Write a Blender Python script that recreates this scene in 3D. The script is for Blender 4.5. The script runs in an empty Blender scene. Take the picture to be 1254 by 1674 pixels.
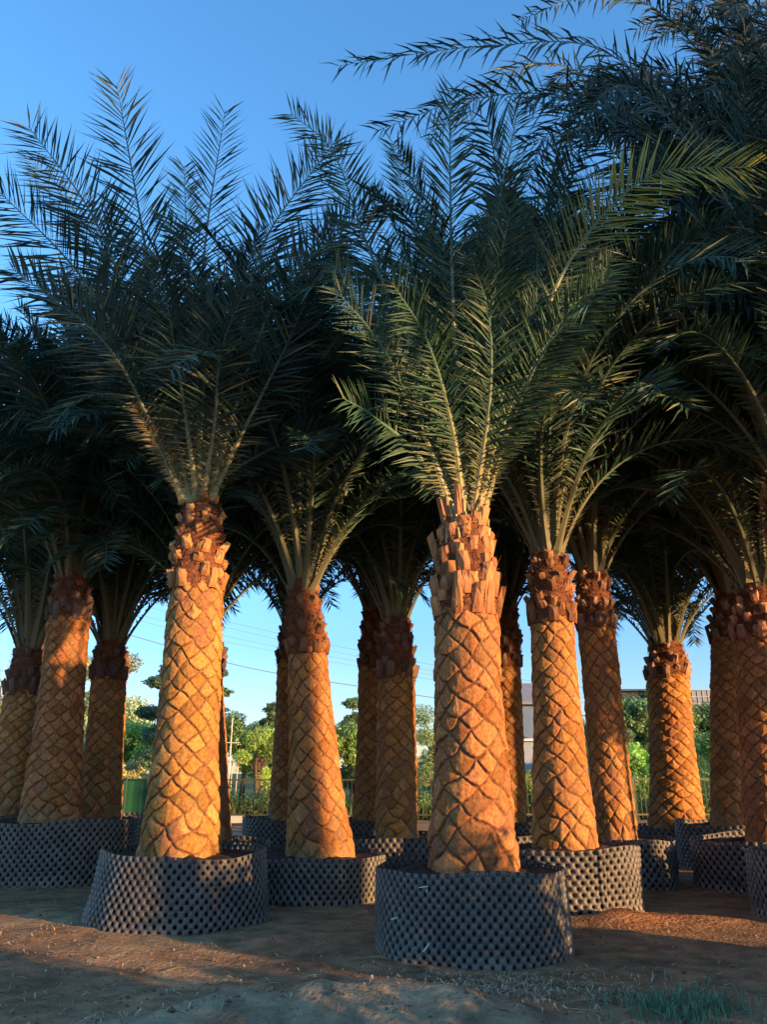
import bpy, math, random
import numpy as np
from mathutils import Vector, Matrix
PI = math.pi
C = bpy.context.scene.collection
SC = bpy.context.scene

# ------------------------------------------------------------ camera
F_PX, CAM_H, PITCH = 1250.0, 1.35, math.radians(18.78)
cam = bpy.data.cameras.new('camera')
cam.sensor_fit = 'VERTICAL'; cam.sensor_height = 24.0; cam.lens = 24.0 * F_PX / 1674.0
cam.clip_start = 0.05; cam.clip_end = 2000
camo = bpy.data.objects.new('camera', cam); C.objects.link(camo)
camo.location = (0, 0, CAM_H); camo.rotation_euler = (math.radians(90) + PITCH, 0, 0)
SC.camera = camo

# ------------------------------------------------------------ sun, sky, exposure
SUN_EL, SUN_AZ = math.radians(8.0), math.radians(55.0)     # azimuth from -Y (behind camera) towards +X (right)
to_sun = Vector((math.sin(SUN_AZ) * math.cos(SUN_EL), -math.cos(SUN_AZ) * math.cos(SUN_EL), math.sin(SUN_EL)))
sl = bpy.data.lights.new('sun', 'SUN'); sl.energy = 3.0; sl.angle = math.radians(0.6); sl.color = (1.0, 0.58, 0.26)
so = bpy.data.objects.new('sun', sl); C.objects.link(so)
so.rotation_euler = (-to_sun).to_track_quat('-Z', 'Y').to_euler()
W = bpy.data.worlds.new('World'); SC.world = W; W.use_nodes = True
nt = W.node_tree; bg = nt.nodes['Background']
sky = nt.nodes.new('ShaderNodeTexSky'); sky.sky_type = 'NISHITA'; sky.sun_disc = False
sky.sun_elevation = SUN_EL
sky.sun_rotation = math.atan2(to_sun.x, to_sun.y)
sky.air_density = 1.0; sky.dust_density = 0.3; sky.ozone_density = 3.0; sky.altitude = 0
hs = nt.nodes.new('ShaderNodeHueSaturation'); hs.inputs['Saturation'].default_value = 1.12
nt.links.new(sky.outputs[0], hs.inputs['Color']); # the sky deepens less towards the horizon than the model has it
wtc = nt.nodes.new('ShaderNodeTexCoord'); wsx = nt.nodes.new('ShaderNodeSeparateXYZ'); wrp = nt.nodes.new('ShaderNodeValToRGB'); wmx = nt.nodes.new('ShaderNodeMix')
wmx.data_type = 'RGBA'; wmx.blend_type = 'MULTIPLY'; wmx.inputs[0].default_value = 1
nt.links.new(wtc.outputs['Generated'], wsx.inputs[0]); nt.links.new(wsx.outputs['Z'], wrp.inputs[0])
e_ = wrp.color_ramp.elements; e_[0].position = 0; e_[0].color = (.50, .45, .56, 1); e_[1].position = .42; e_[1].color = (1, 1, 1, 1)
x_ = wrp.color_ramp.elements.new(.16); x_.color = (.54, .55, .68, 1)
nt.links.new(hs.outputs[0], wmx.inputs[6]); nt.links.new(wrp.outputs[0], wmx.inputs[7]); nt.links.new(wmx.outputs[2], bg.inputs['Color'])
bg.inputs['Strength'].default_value = 0.15
vs = SC.view_settings; vs.view_transform = 'Standard'; vs.look = 'None'; vs.gamma = 1; vs.use_curve_mapping = False
vs.exposure = 2.0
SC.cycles.max_bounces = 6; SC.cycles.diffuse_bounces = 3; SC.cycles.glossy_bounces = 2

# ------------------------------------------------------------ helpers
def zat(v, Y): return CAM_H + Y * math.tan(PITCH + math.atan((837 - v) / F_PX))
def at(u, v, Y):
    z = zat(v, Y); d = Y * math.cos(PITCH) + (z - CAM_H) * math.sin(PITCH)
    return Vector(((u - 627) / F_PX * d, Y, z))
def gx(u, Y, z=0.0):
    d = Y * math.cos(PITCH) + (z - CAM_H) * math.sin(PITCH)
    return (u - 627) / F_PX * d

def tag(o, label=None, cat=None, group=None, kind=None):
    if label: o['label'] = label
    if cat: o['category'] = cat
    if group: o['group'] = group
    if kind: o['kind'] = kind
    return o
def empty(name, loc, rz=0):
    o = bpy.data.objects.new(name, None); C.objects.link(o); o.location = loc; o.rotation_euler = (0, 0, rz)
    o.empty_display_size = 0.3
    return o
def mesh_np(name, V, faces, mats, cols=None, midx=None, smooth=False):
    """V (n,3); faces: list of arrays (m,k) with k=3 or 4"""
    me = bpy.data.meshes.new(name)
    V = np.asarray(V, dtype=np.float32)
    faces = [np.asarray(f, dtype=np.int32) for f in faces if len(f)]
    me.vertices.add(len(V)); me.vertices.foreach_set('co', V.ravel())
    nl = sum(f.size for f in faces); npol = sum(len(f) for f in faces)
    me.loops.add(nl); me.polygons.add(npol)
    me.loops.foreach_set('vertex_index', np.concatenate([f.ravel() for f in faces]))
    tot = np.concatenate([np.full(len(f), f.shape[1], dtype=np.int32) for f in faces])
    st = np.zeros(npol, dtype=np.int32); st[1:] = np.cumsum(tot)[:-1]
    me.polygons.foreach_set('loop_start', st)
    if midx is not None: me.polygons.foreach_set('material_index', np.asarray(midx, dtype=np.int32))
    me.polygons.foreach_set('use_smooth', np.full(npol, smooth))
    if cols is not None:
        ca = me.color_attributes.new('Col', 'FLOAT_COLOR', 'POINT')
        c4 = np.ones((len(V), 4), dtype=np.float32); c4[:, :3] = cols
        ca.data.foreach_set('color', c4.ravel())
    for m in (mats if isinstance(mats, (list, tuple)) else [mats]): me.materials.append(m)
    me.update(); me.validate()
    return me
def link(name, me, parent=None, loc=None):
    o = bpy.data.objects.new(name, me); C.objects.link(o)
    if parent: o.parent = parent
    if loc is not None: o.location = loc
    return o

class MB:
    """collects boxes, tubes and leaves into one mesh"""
    def __init__(s): s.v = []; s.q = []; s.t = []; s.c = []; s.n = 0
    def add(s, V, q=(), t=(), col=(1, 1, 1)):
        V = np.asarray(V, dtype=float).reshape(-1, 3); k = len(V)
        if len(q): s.q.append(np.asarray(q) + s.n)
        if len(t): s.t.append(np.asarray(t) + s.n)
        s.v.append(V); col = np.asarray(col, dtype=float)
        s.c.append(col if col.ndim == 2 else np.tile(col, (k, 1))); s.n += k
    def box(s, c, size, rz=0, col=(1, 1, 1), M=None):
        x, y, z = size[0] / 2, size[1] / 2, size[2] / 2
        V = np.array([(-x,-y,-z),(x,-y,-z),(x,y,-z),(-x,y,-z),(-x,-y,z),(x,-y,z),(x,y,z),(-x,y,z)])
        if M is not None: V = V @ np.array(M).T
        if rz:
            a, b = math.cos(rz), math.sin(rz); V = V @ np.array([[a, b, 0], [-b, a, 0], [0, 0, 1]])
        s.add(V + np.array(c), [(0,3,2,1),(4,5,6,7),(0,1,5,4),(1,2,6,5),(2,3,7,6),(3,0,4,7)], col=col)
    def tube(s, pts, rad, n=6, col=(1, 1, 1), cap=True):
        P = np.array([tuple(p) for p in pts], dtype=float); m = len(P)
        rad = np.broadcast_to(np.asarray(rad, dtype=float), (m,))
        T = np.gradient(P, axis=0); T /= np.linalg.norm(T, axis=1)[:, None] + 1e-9
        ref = np.array([0, 0, 1.0]) if abs(T[0, 2]) < .9 else np.array([1.0, 0, 0])
        A = np.cross(T, ref); A /= np.linalg.norm(A, axis=1)[:, None] + 1e-9; B = np.cross(T, A)
        th = np.arange(n) * 2 * PI / n
        V = P[:, None, :] + rad[:, None, None] * (np.cos(th)[None, :, None] * A[:, None, :] + np.sin(th)[None, :, None] * B[:, None, :])
        q = [(i*n+j, i*n+(j+1) % n, (i+1)*n+(j+1) % n, (i+1)*n+j) for i in range(m-1) for j in range(n)]
        V = V.reshape(-1, 3); t = []
        if cap:
            V = np.vstack([V, P[:1], P[-1:]]); k = m * n
            t = [(k, (j+1) % n, j) for j in range(n)] + [(k+1, (m-1)*n+j, (m-1)*n+(j+1) % n) for j in range(n)]
        s.add(V, q, t, col)
    def build(s, name, mat, parent=None, smooth=False):
        if not s.v: return None
        fs = []
        if s.q: fs.append(np.concatenate(s.q))
        if s.t: fs.append(np.concatenate(s.t))
        return link(name, mesh_np(name, np.concatenate(s.v), fs, mat, np.concatenate(s.c), smooth=smooth), parent)

# ------------------------------------------------------------ materials
def mat(name, base=None, rough=0.8, attr=True, noise=0.0, nscale=8.0, bump=0.0, bscale=40.0, spec=0.3, tint2=None, t2scale=3.0, trans=0.0, stretch=None, metal=0.0):
    m = bpy.data.materials.new(name); m.use_nodes = True; n = m.node_tree.nodes; l = m.node_tree.links
    b = n['Principled BSDF']; b.inputs['Roughness'].default_value = rough; b.inputs['Specular IOR Level'].default_value = spec
    b.inputs['Metallic'].default_value = metal
    tc = n.new('ShaderNodeTexCoord'); src = tc.outputs['Object']
    if stretch:
        mp = n.new('ShaderNodeMapping'); mp.inputs['Scale'].default_value = stretch; l.new(src, mp.inputs[0]); src = mp.outputs[0]
    if attr:
        a = n.new('ShaderNodeAttribute'); a.attribute_name = 'Col'; col = a.outputs['Color']
        if base:
            mx = n.new('ShaderNodeMix'); mx.data_type = 'RGBA'; mx.blend_type = 'MULTIPLY'; mx.inputs[0].default_value = 1
            l.new(col, mx.inputs[6]); mx.inputs[7].default_value = (*base, 1); col = mx.outputs[2]
    else:
        r = n.new('ShaderNodeRGB'); r.outputs[0].default_value = (*base, 1); col = r.outputs[0]
    if tint2:
        nz = n.new('ShaderNodeTexNoise'); nz.inputs['Scale'].default_value = t2scale; nz.inputs['Detail'].default_value = 5
        rp = n.new('ShaderNodeValToRGB'); rp.color_ramp.elements[0].position = .42; rp.color_ramp.elements[1].position = .62
        mx = n.new('ShaderNodeMix'); mx.data_type = 'RGBA'
        l.new(src, nz.inputs['Vector']); l.new(nz.outputs[0], rp.inputs[0]); l.new(rp.outputs[0], mx.inputs[0])
        l.new(col, mx.inputs[6]); mx.inputs[7].default_value = (*tint2, 1); col = mx.outputs[2]
    if noise:
        nz = n.new('ShaderNodeTexNoise'); nz.inputs['Scale'].default_value = nscale; nz.inputs['Detail'].default_value = 6
        mr = n.new('ShaderNodeMapRange'); mr.inputs[1].default_value = .25; mr.inputs[2].default_value = .75
        mr.inputs[3].default_value = 1 - noise; mr.inputs[4].default_value = 1 + noise
        mx = n.new('ShaderNodeMix'); mx.data_type = 'RGBA'; mx.blend_type = 'MULTIPLY'; mx.inputs[0].default_value = 1
        l.new(src, nz.inputs['Vector']); l.new(nz.outputs[0], mr.inputs[0]); l.new(col, mx.inputs[6]); l.new(mr.outputs[0], mx.inputs[7]); col = mx.outputs[2]
    l.new(col, b.inputs['Base Color'])
    if bump:
        nz = n.new('ShaderNodeTexNoise'); nz.inputs['Scale'].default_value = bscale; nz.inputs['Detail'].default_value = 8
        bp = n.new('ShaderNodeBump'); bp.inputs['Strength'].default_value = bump; bp.inputs['Distance'].default_value = .01
        l.new(src, nz.inputs['Vector']); l.new(nz.outputs[0], bp.inputs['Height']); l.new(bp.outputs[0], b.inputs['Normal'])
    if trans:
        tr = n.new('ShaderNodeBsdfTranslucent'); l.new(col, tr.inputs['Color'])
        ms = n.new('ShaderNodeMixShader'); ms.inputs[0].default_value = trans
        out = n['Material Output']; l.new(b.outputs[0], ms.inputs[1]); l.new(tr.outputs[0], ms.inputs[2]); l.new(ms.outputs[0], out.inputs[0])
    return m
M_BARK = mat('bark', rough=.95, noise=.42, nscale=38, bump=1.0, bscale=95, spec=.15)
M_STUB = mat('leaf_base', rough=.85, noise=.25, nscale=22, bump=.8, bscale=60, spec=.15, stretch=(1, 1, .35))
M_FIBRE = mat('fibre', rough=1, noise=.35, nscale=30, bump=1.0, bscale=90, spec=.1)
M_FROND = mat('frond', rough=.5, spec=.35, trans=.12)
M_LEAF = mat('leaf', rough=.5, spec=.4, trans=.25)
M_POT = mat('pot_plastic', rough=.5, spec=.35, noise=.35, nscale=5, bump=.3, bscale=50)
M_SOIL = mat('soil', rough=1, spec=.1, noise=.4, nscale=9, bump=1.0, bscale=45)
M_GROUND = mat('dirt', rough=1, spec=.1, noise=.45, nscale=5.0, bump=1.0, bscale=26, tint2=(.17, .11, .065), t2scale=1.1)
for n_ in M_GROUND.node_tree.nodes:
    if n_.type == 'BUMP': n_.inputs['Distance'].default_value = .035
    if n_.type == 'VALTORGB': n_.color_ramp.elements[0].position = .5; n_.color_ramp.elements[1].position = .8
M_LITTER = mat('litter', rough=.8, spec=.2)
M_METAL = mat('painted_metal', rough=.5, spec=.4, noise=.2, nscale=6)
M_WIRE = mat('wire', rough=.6, spec=.2)
M_WALL = mat('plaster', rough=.9, noise=.12, nscale=2, bump=.2)
M_WHITE = mat('white_plastic', base=(.75, .75, .72), attr=False, rough=.4)

# ------------------------------------------------------------ ground: one sheet, soil mound in front
def vnoise(x, y, seed=0, octs=4, sc=1.0):
    """cheap smooth value noise from hashed lattice"""
    out = np.zeros(np.broadcast(x, y).shape); amp = 1.0; tot = 0
    for o in range(octs):
        X = x * sc * 2 ** o + seed * 17.3; Y = y * sc * 2 ** o + seed * 9.7
        xi = np.floor(X); yi = np.floor(Y); fx = X - xi; fy = Y - yi; fx = fx*fx*(3-2*fx); fy = fy*fy*(3-2*fy)
        h = lambda a, b: np.modf(np.abs(np.sin(a * 127.1 + b * 311.7 + seed * 1.3) * 43758.5453))[0]
        out += amp * ((h(xi, yi)*(1-fx) + h(xi+1, yi)*fx)*(1-fy) + (h(xi, yi+1)*(1-fx) + h(xi+1, yi+1)*fx)*fy)
        tot += amp; amp *= .5
    return out / tot
def mound_h(x, y):
    g = lambda cx, cy, sx, sy: np.exp(-((x-cx)/sx)**2 - ((y-cy)/sy)**2)
    m = .18*g(-.05, 4.95, 1.0, .42) + .10*g(-.9, 4.75, .7, .3)
    m *= .25 + 1.5*vnoise(x, y, 5, 6, 3.6)
    m += .07*g(.05, 4.95, 1.3, .6) * (vnoise(x, y, 15, 5, 11) - .4)
    m += .10*g(2.25, 8.15, .28, .2) * (.5 + vnoise(x, y, 9, 4, 7))       # loose red soil by the pot on the right
    m += .05*g(2.9, 8.2, .6, .15)
    return m
def ground_h(x, y):
    near = np.clip(1 - (np.hypot(x, y-8) - 14) / 14, 0, 1)
    h = (vnoise(x, y, 1, 3, .5) - .5) * .06 + (vnoise(x, y, 2, 5, 3.5) - .5) * .04
    hill = np.clip((y - 34) / 40, 0, 1); hill = hill*hill*(3-2*hill) * np.clip((x - 2) / 14, 0, 1) * 5.4
    return h * near + mound_h(x, y) + hill
s = np.linspace(-1, 1, 420); gxs = np.sinh(s * 5.6) / math.sinh(5.6) * 700 
s2 = np.linspace(-1, 1, 460); gys = np.sinh(s2 * 5.6) / math.sinh(5.6) * 700 + 6.2
GX, GY = np.meshgrid(gxs, gys)
GZ = ground_h(GX, GY)
tone = vnoise(GX, GY, 3, 4, .6); fine = vnoise(GX, GY, 4, 4, 4.0)
brown = np.array([.29, .172, .085]); tan = np.array([.37, .255, .135]); grey = np.array([.34, .262, .155]); dark = np.array([.11, .07, .042])
w = np.clip((tone - .42) * 5, 0, 1)[..., None] * np.clip((-GX + 1.0) / 2, 0, 1)[..., None]
colr = brown * (1-w) + tan * w
gm = np.clip(mound_h(GX, GY) * 16 - .15 + (fine-.5), 0, 1)[..., None] * (GY < 6.6)[..., None]
gm = np.maximum(gm, (np.clip((5.6 - GY) / .8, 0, 1) * np.clip((GX + 1.6), 0, 1))[..., None] * .8)
colr = colr * (1-gm) + grey * gm
dk = np.clip((fine - .6) * 5, 0, .6)[..., None]; colr = colr * (1-dk) + dark * dk
red = np.exp(-((GX-2.5)/.8)**2 - ((GY-8.3)/.5)**2)[..., None]; colr = colr * (1-red) + np.array([.30, .13, .05]) * red
far = np.clip((GY - 25) / 4, 0, 1)[..., None]; colr = colr * (1-far) + np.array([.075, .13, .035]) * far
ny, nx = GX.shape
idx = np.arange(ny*nx).reshape(ny, nx)
q = np.stack([idx[:-1, :-1], idx[:-1, 1:], idx[1:, 1:], idx[1:, :-1]], -1).reshape(-1, 4)
g = link('ground', mesh_np('ground', np.stack([GX, GY, GZ], -1).reshape(-1, 3), [q], M_GROUND, colr.reshape(-1, 3), smooth=True))
tag(g, kind='structure')
def gz(x, y): return float(ground_h(np.array([x]), np.array([y]))[0])

# ------------------------------------------------------------ palm trunk
def hashv(a, b, seed): return np.modf(np.abs(np.sin(a * 12.9898 + b * 78.233 + seed * 3.71) * 43758.5453))[0]
def trunk_mesh(z0, z1, rb, rt, lean, n, pitch, seed, nt=220, dz=.012, amp=.026, hue=(.43, .175, .060), fuzz=.25):
    nz = max(8, int((z1 - z0) / dz)); th = np.linspace(0, 2*PI, nt, endpoint=False); zz = np.linspace(z0, z1, nz)
    TH, Z = np.meshgrid(th, zz); t = (Z - z0) / (z1 - z0)
    R = rt + (rb - rt) * (1 - t) ** 2.1 + (rb-rt) * .22 * (1-t)
    R *= 1 + .018*np.sin(Z*2.3 + seed) + .012*np.sin(Z*5.1 + seed*2 + TH)
    low = np.clip(1 - (Z - z0) / .75, 0, 1)
    wob = .10 + .10*low
    u = TH / (2*PI) * n + wob * (np.sin(3*TH + Z*7 + seed) + .7*np.sin(5*TH - Z*11 + seed*1.7)) * .8
    wv = (Z + .16*np.exp(-(Z-z0)/.5)) / pitch + wob * (np.sin(2*TH - Z*8 + seed*.9) + .8*np.sin(7*TH + Z*5 + seed*2.2)) * .6
    wv = wv + (.045 + .04*np.sin(TH*2 + Z*3 + seed)) * np.abs(np.sin(2*PI*u))
    a = u + wv; b = u - wv; ia = np.floor(a); ib = np.floor(b); p = a - ia - .5; q = b - ib - .5
    k1 = ia - ib; k2 = np.mod(ia + ib, 2*n)
    r1 = hashv(k1, k2, seed); r2 = hashv(k1, k2, seed + 5); r3 = hashv(k1, k2, seed + 9)
    e = np.minimum(.5 - np.abs(p), .5 - np.abs(q)) 
    e = e + .055*(vnoise(TH*9, Z*22, seed+7, 3, 2.0) - .5)
    y = (p - q); x = (p + q)
    groove = np.clip(e / (.075 + .04*r3), 0, 1); groove = groove*groove*(3-2*groove)
    body = .62 - .34*y + (r1-.5)*.5 + .5*(r2-.5)*x
    pyr = np.clip(1 - 2*np.maximum(np.abs(p + .12*(r1-.5)), np.abs(q + .12*(r2-.5))), 0, 1)
    round_ = np.sqrt(np.clip(e * 2, 0, 1))
    h = groove * (body*(1-.4*low) + (.55*pyr*(r3 > .3)) + low*.75*round_)
    fz = np.clip(1 - (Z - z0) / max(fuzz, 1e-3), 0, 1)
    nzv = vnoise(TH*6, Z*9, seed, 4, 2.5)
    h = h*(1-fz*.85) + fz*nzv*1.2
    h += (vnoise(TH*8/PI*2, Z*14, seed+2, 3, 2) - .5) * .42
    topf = np.clip((Z - (z1 - .12)) / .12, 0, 1)
    h *= 1 - .5*topf
    R = R + amp * h * (R / .3)
    lx = lean * t
    V = np.stack([R*np.cos(TH) + lx, R*np.sin(TH), Z], -1).reshape(-1, 3)
    hr = random.Random(seed*7); base = np.array(hue) * np.array([1, hr.uniform(.99, 1.10), hr.uniform(.8, 1.08)]) * hr.uniform(.88, 1.06)
    col = base * (0.62 + .62*r1[..., None]) * np.array([1, 1, 1]) + (r2[..., None]-.5) * np.array([.03, .035, .03])
    fib = np.array([.15, .062, .034]) * (0.7 + .6*nzv[..., None])
    gcol = np.clip((e + .05*(nzv-.5)) / (.065 + .045*(y < 0)), 0, 1)[..., None]; gcol = gcol ** 1.5  # dark fibre in the grooves, widened under each scale as painted shade
    col = col*gcol + fib*(1-gcol)
    streak = vnoise(TH*26, Z*5, seed+11, 3, 2.0)[..., None]; col = col * (.72 + .56*streak)
    gw = np.clip((vnoise(TH*3, Z*1.6, seed+13, 4, 1.3) - .52) * 5, 0, .55)[..., None] * (.5 + .5*low[..., None])
    col = col*(1-gw) + np.array([.23, .165, .075])*gw
    worn = np.clip((vnoise(TH*3/PI*2, Z*2.5, seed+4, 3, 1) - .60) * 6, 0, .75)[..., None]
    col = col*(1-worn) + np.array([.30, .125, .06]) * worn
    fcol = np.array([.33, .20, .085]) * (.5 + nzv[..., None])
    fm = fz[..., None] * .8; col = col*(1-fm) + fcol*fm
    idx = np.arange(nz*nt).reshape(nz, nt); nx_ = np.roll(idx, -1, 1)
    q4 = np.stack([idx[:-1], nx_[:-1], nx_[1:], idx[1:]], -1).reshape(-1, 4)
    return mesh_np('trunk', V, [q4], M_BARK, col.reshape(-1, 3), smooth=True)

def collar_core(z0, z1, r0, r1, cx0, lean_k, seed, parent):
    nt, nz = 72, 50
    TH, Z = np.meshgrid(np.linspace(0, 2*PI, nt, endpoint=False), np.linspace(z0, z1, nz)); t = (Z-z0)/(z1-z0)
    R = (r0 + (r1-r0)*t**2) * (1 + .10*(vnoise(TH*5/PI*2, Z*14, seed, 4, 2)-.5)) 
    R *= np.sqrt(np.clip((1.03 - t) / .12, 0.05, 1))
    V = np.stack([R*np.cos(TH) + cx0 + lean_k*(Z-z0), R*np.sin(TH), Z], -1).reshape(-1, 3)
    c = np.array([.16, .062, .032]) * (.5 + 1.0*vnoise(TH*8, Z*30, seed+1, 3, 2)[..., None])
    idx = np.arange(nz*nt).reshape(nz, nt); nx_ = np.roll(idx, -1, 1)
    q4 = np.stack([idx[:-1], nx_[:-1], nx_[1:], idx[1:]], -1).reshape(-1, 4)
    mb = MB(); mb.add(V, q4, col=c.reshape(-1, 3))
    rs = np.random.RandomState(seed)
    for k in range(1100):                       # loose hair of the leaf sheaths
        th = rs.uniform(0, 2*PI); z = rs.uniform(z0, z1); tt = (z-z0)/(z1-z0); r = (r0+(r1-r0)*tt**2)*1.0
        o = np.array([r*math.cos(th)+cx0+lean_k*(z-z0), r*math.sin(th), z]); out = np.array([math.cos(th), math.sin(th), 0]); tg = np.array([-math.sin(th), math.cos(th), 0])
        d = out*rs.uniform(.0, .45) + tg*rs.uniform(-1.6, 1.6) + np.array([0, 0, rs.uniform(-.5, .9)]); d /= np.linalg.norm(d); L = rs.uniform(.04, .10)
        wv_ = np.cross(d, out); wv_ *= .0028/(np.linalg.norm(wv_)+1e-6)
        mb.add([o-wv_, o+wv_, o+d*L*.5+out*.012, o+d*L], [(0, 1, 2, 3)], col=np.array([.24, .11, .06])*rs.uniform(.5, 1.5))
    return mb.build('fibre_netting', M_FIBRE, parent)

def collar_stubs(z0, z1, r0, r1, cx0, lean_k, seed, parent, ragged=0.3, tone=(.46, .24, .12), n=8, sl=1.0):
    mb = MB(); rs = np.random.RandomState(seed); rows = max(4, int(round((z1 - z0) / (.095 if sl > .8 else .118))))
    for i in range(rows + 1):
        t = i / rows; z = z0 - .03 + (z1 - z0) * t
        r = r0 + (r1 - r0) * t**2
        nn = n if t < .8 else n - 2
        for j in range(nn):
            th = (j + .5 * (i % 2) + rs.uniform(-.2, .2)) / nn * 2*PI + i * .13
            if rs.rand() < .06 and i: continue
            first = i == 0
            L = (rs.uniform(.13, .20) if first else rs.uniform(.10, .15)*sl) * (1 + ragged * rs.uniform(-.3, 1.0))
            if t > .85: L *= 1.25
            wb = (rs.uniform(.09, .15) if sl > .8 else rs.uniform(.115, .15)) * (1.1 if first else 1); wt = wb * rs.uniform(.5, .75); th0 = rs.uniform(.03, .045) * (1 if sl > .8 else 1.35)
            tilt = (rs.uniform(.20, .42)*(.55 if sl > .8 else 1) + .08*t + (1-sl)*.5) if not first else rs.uniform(.08, .26)
            out = np.array([math.cos(th), math.sin(th), 0]); tg = np.array([-math.sin(th), math.cos(th), 0]); up = np.array([0, 0, 1.0])
            d = up*math.cos(tilt) + out*math.sin(tilt) + tg*rs.uniform(-.10, .10); d /= np.linalg.norm(d)
            nrm = np.cross(tg, d); nrm /= np.linalg.norm(nrm)
            if nrm @ out < 0: nrm = -nrm
            z += rs.uniform(-.035, .035)*(i > 0)
            o = np.array([cx0 + lean_k*(z-z0), 0, z]) + out*(r - .02)
            cut = rs.uniform(-.25, .55) * L * .6; sk = rs.uniform(-.03, .03)
            ml = rs.uniform(.3, .6)
            ring = lambda s_, w_, h_, off=0: [o + d*(s_) - tg*w_/2 - nrm*h_*.5, o + d*(s_) + tg*w_/2 - nrm*h_*.5, o + d*(s_+off) + tg*w_*.38 + nrm*h_*.55, o + d*(s_+off) + tg*0 + nrm*h_*.9, o + d*(s_+off) - tg*w_*.38 + nrm*h_*.55]
            V = ring(-.03, wb, th0) + ring(L*ml, (wb+wt)/2, th0) + ring(L+sk, wt, th0*.85, -cut*.35)
            qd = [(k+m*5, (k+1) % 5+m*5, (k+1) % 5+(m+1)*5, k+(m+1)*5) for m in range(2) for k in range(5)]
            tr = [(10, 11, 12), (10, 12, 13), (10, 13, 14)]
            V = np.array(V); V[10:] += rs.normal(0, .010, (5, 3)); V[5:10] += rs.normal(0, .004, (5, 3))
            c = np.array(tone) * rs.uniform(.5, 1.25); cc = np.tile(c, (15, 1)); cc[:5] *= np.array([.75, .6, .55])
            mb.add(V, qd, tr, cc)
            if ragged > .5 and t > .55 and rs.rand() < .7:      # tall pale stalk bases rising out of the top
                o2 = o - out*.03; Lk = rs.uniform(.22, .42); wv_ = tg*rs.uniform(.022, .036); d2 = up + out*rs.uniform(.0, .16) + tg*rs.uniform(-.08, .08)
                mb.add([o2-wv_, o2+wv_, o2+out*.03, o2+d2*Lk-wv_*.4, o2+d2*Lk+wv_*.4, o2+d2*Lk+out*.016], [(0, 2, 5, 3), (2, 1, 4, 5), (1, 0, 3, 4)], [(3, 5, 4)], col=np.array([.42, .31, .15])*rs.uniform(.7, 1.15))
            if ragged > .5 and rs.rand() < .6:      # torn splinters beside the stub
                for q_ in range(2):
                    o2 = o + tg*rs.uniform(-.06, .06); L2 = L*rs.uniform(.8, 1.5); d2 = d + tg*rs.uniform(-.2, .2) + out*rs.uniform(0, .25)
                    wv_ = tg*rs.uniform(.006, .014)
                    mb.add([o2-wv_, o2+wv_, o2+d2*L2], t=[(0, 1, 2)], col=c*rs.uniform(.6, 1.3))
    return mb.build('leaf_stubs', M_STUB, parent)

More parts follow.
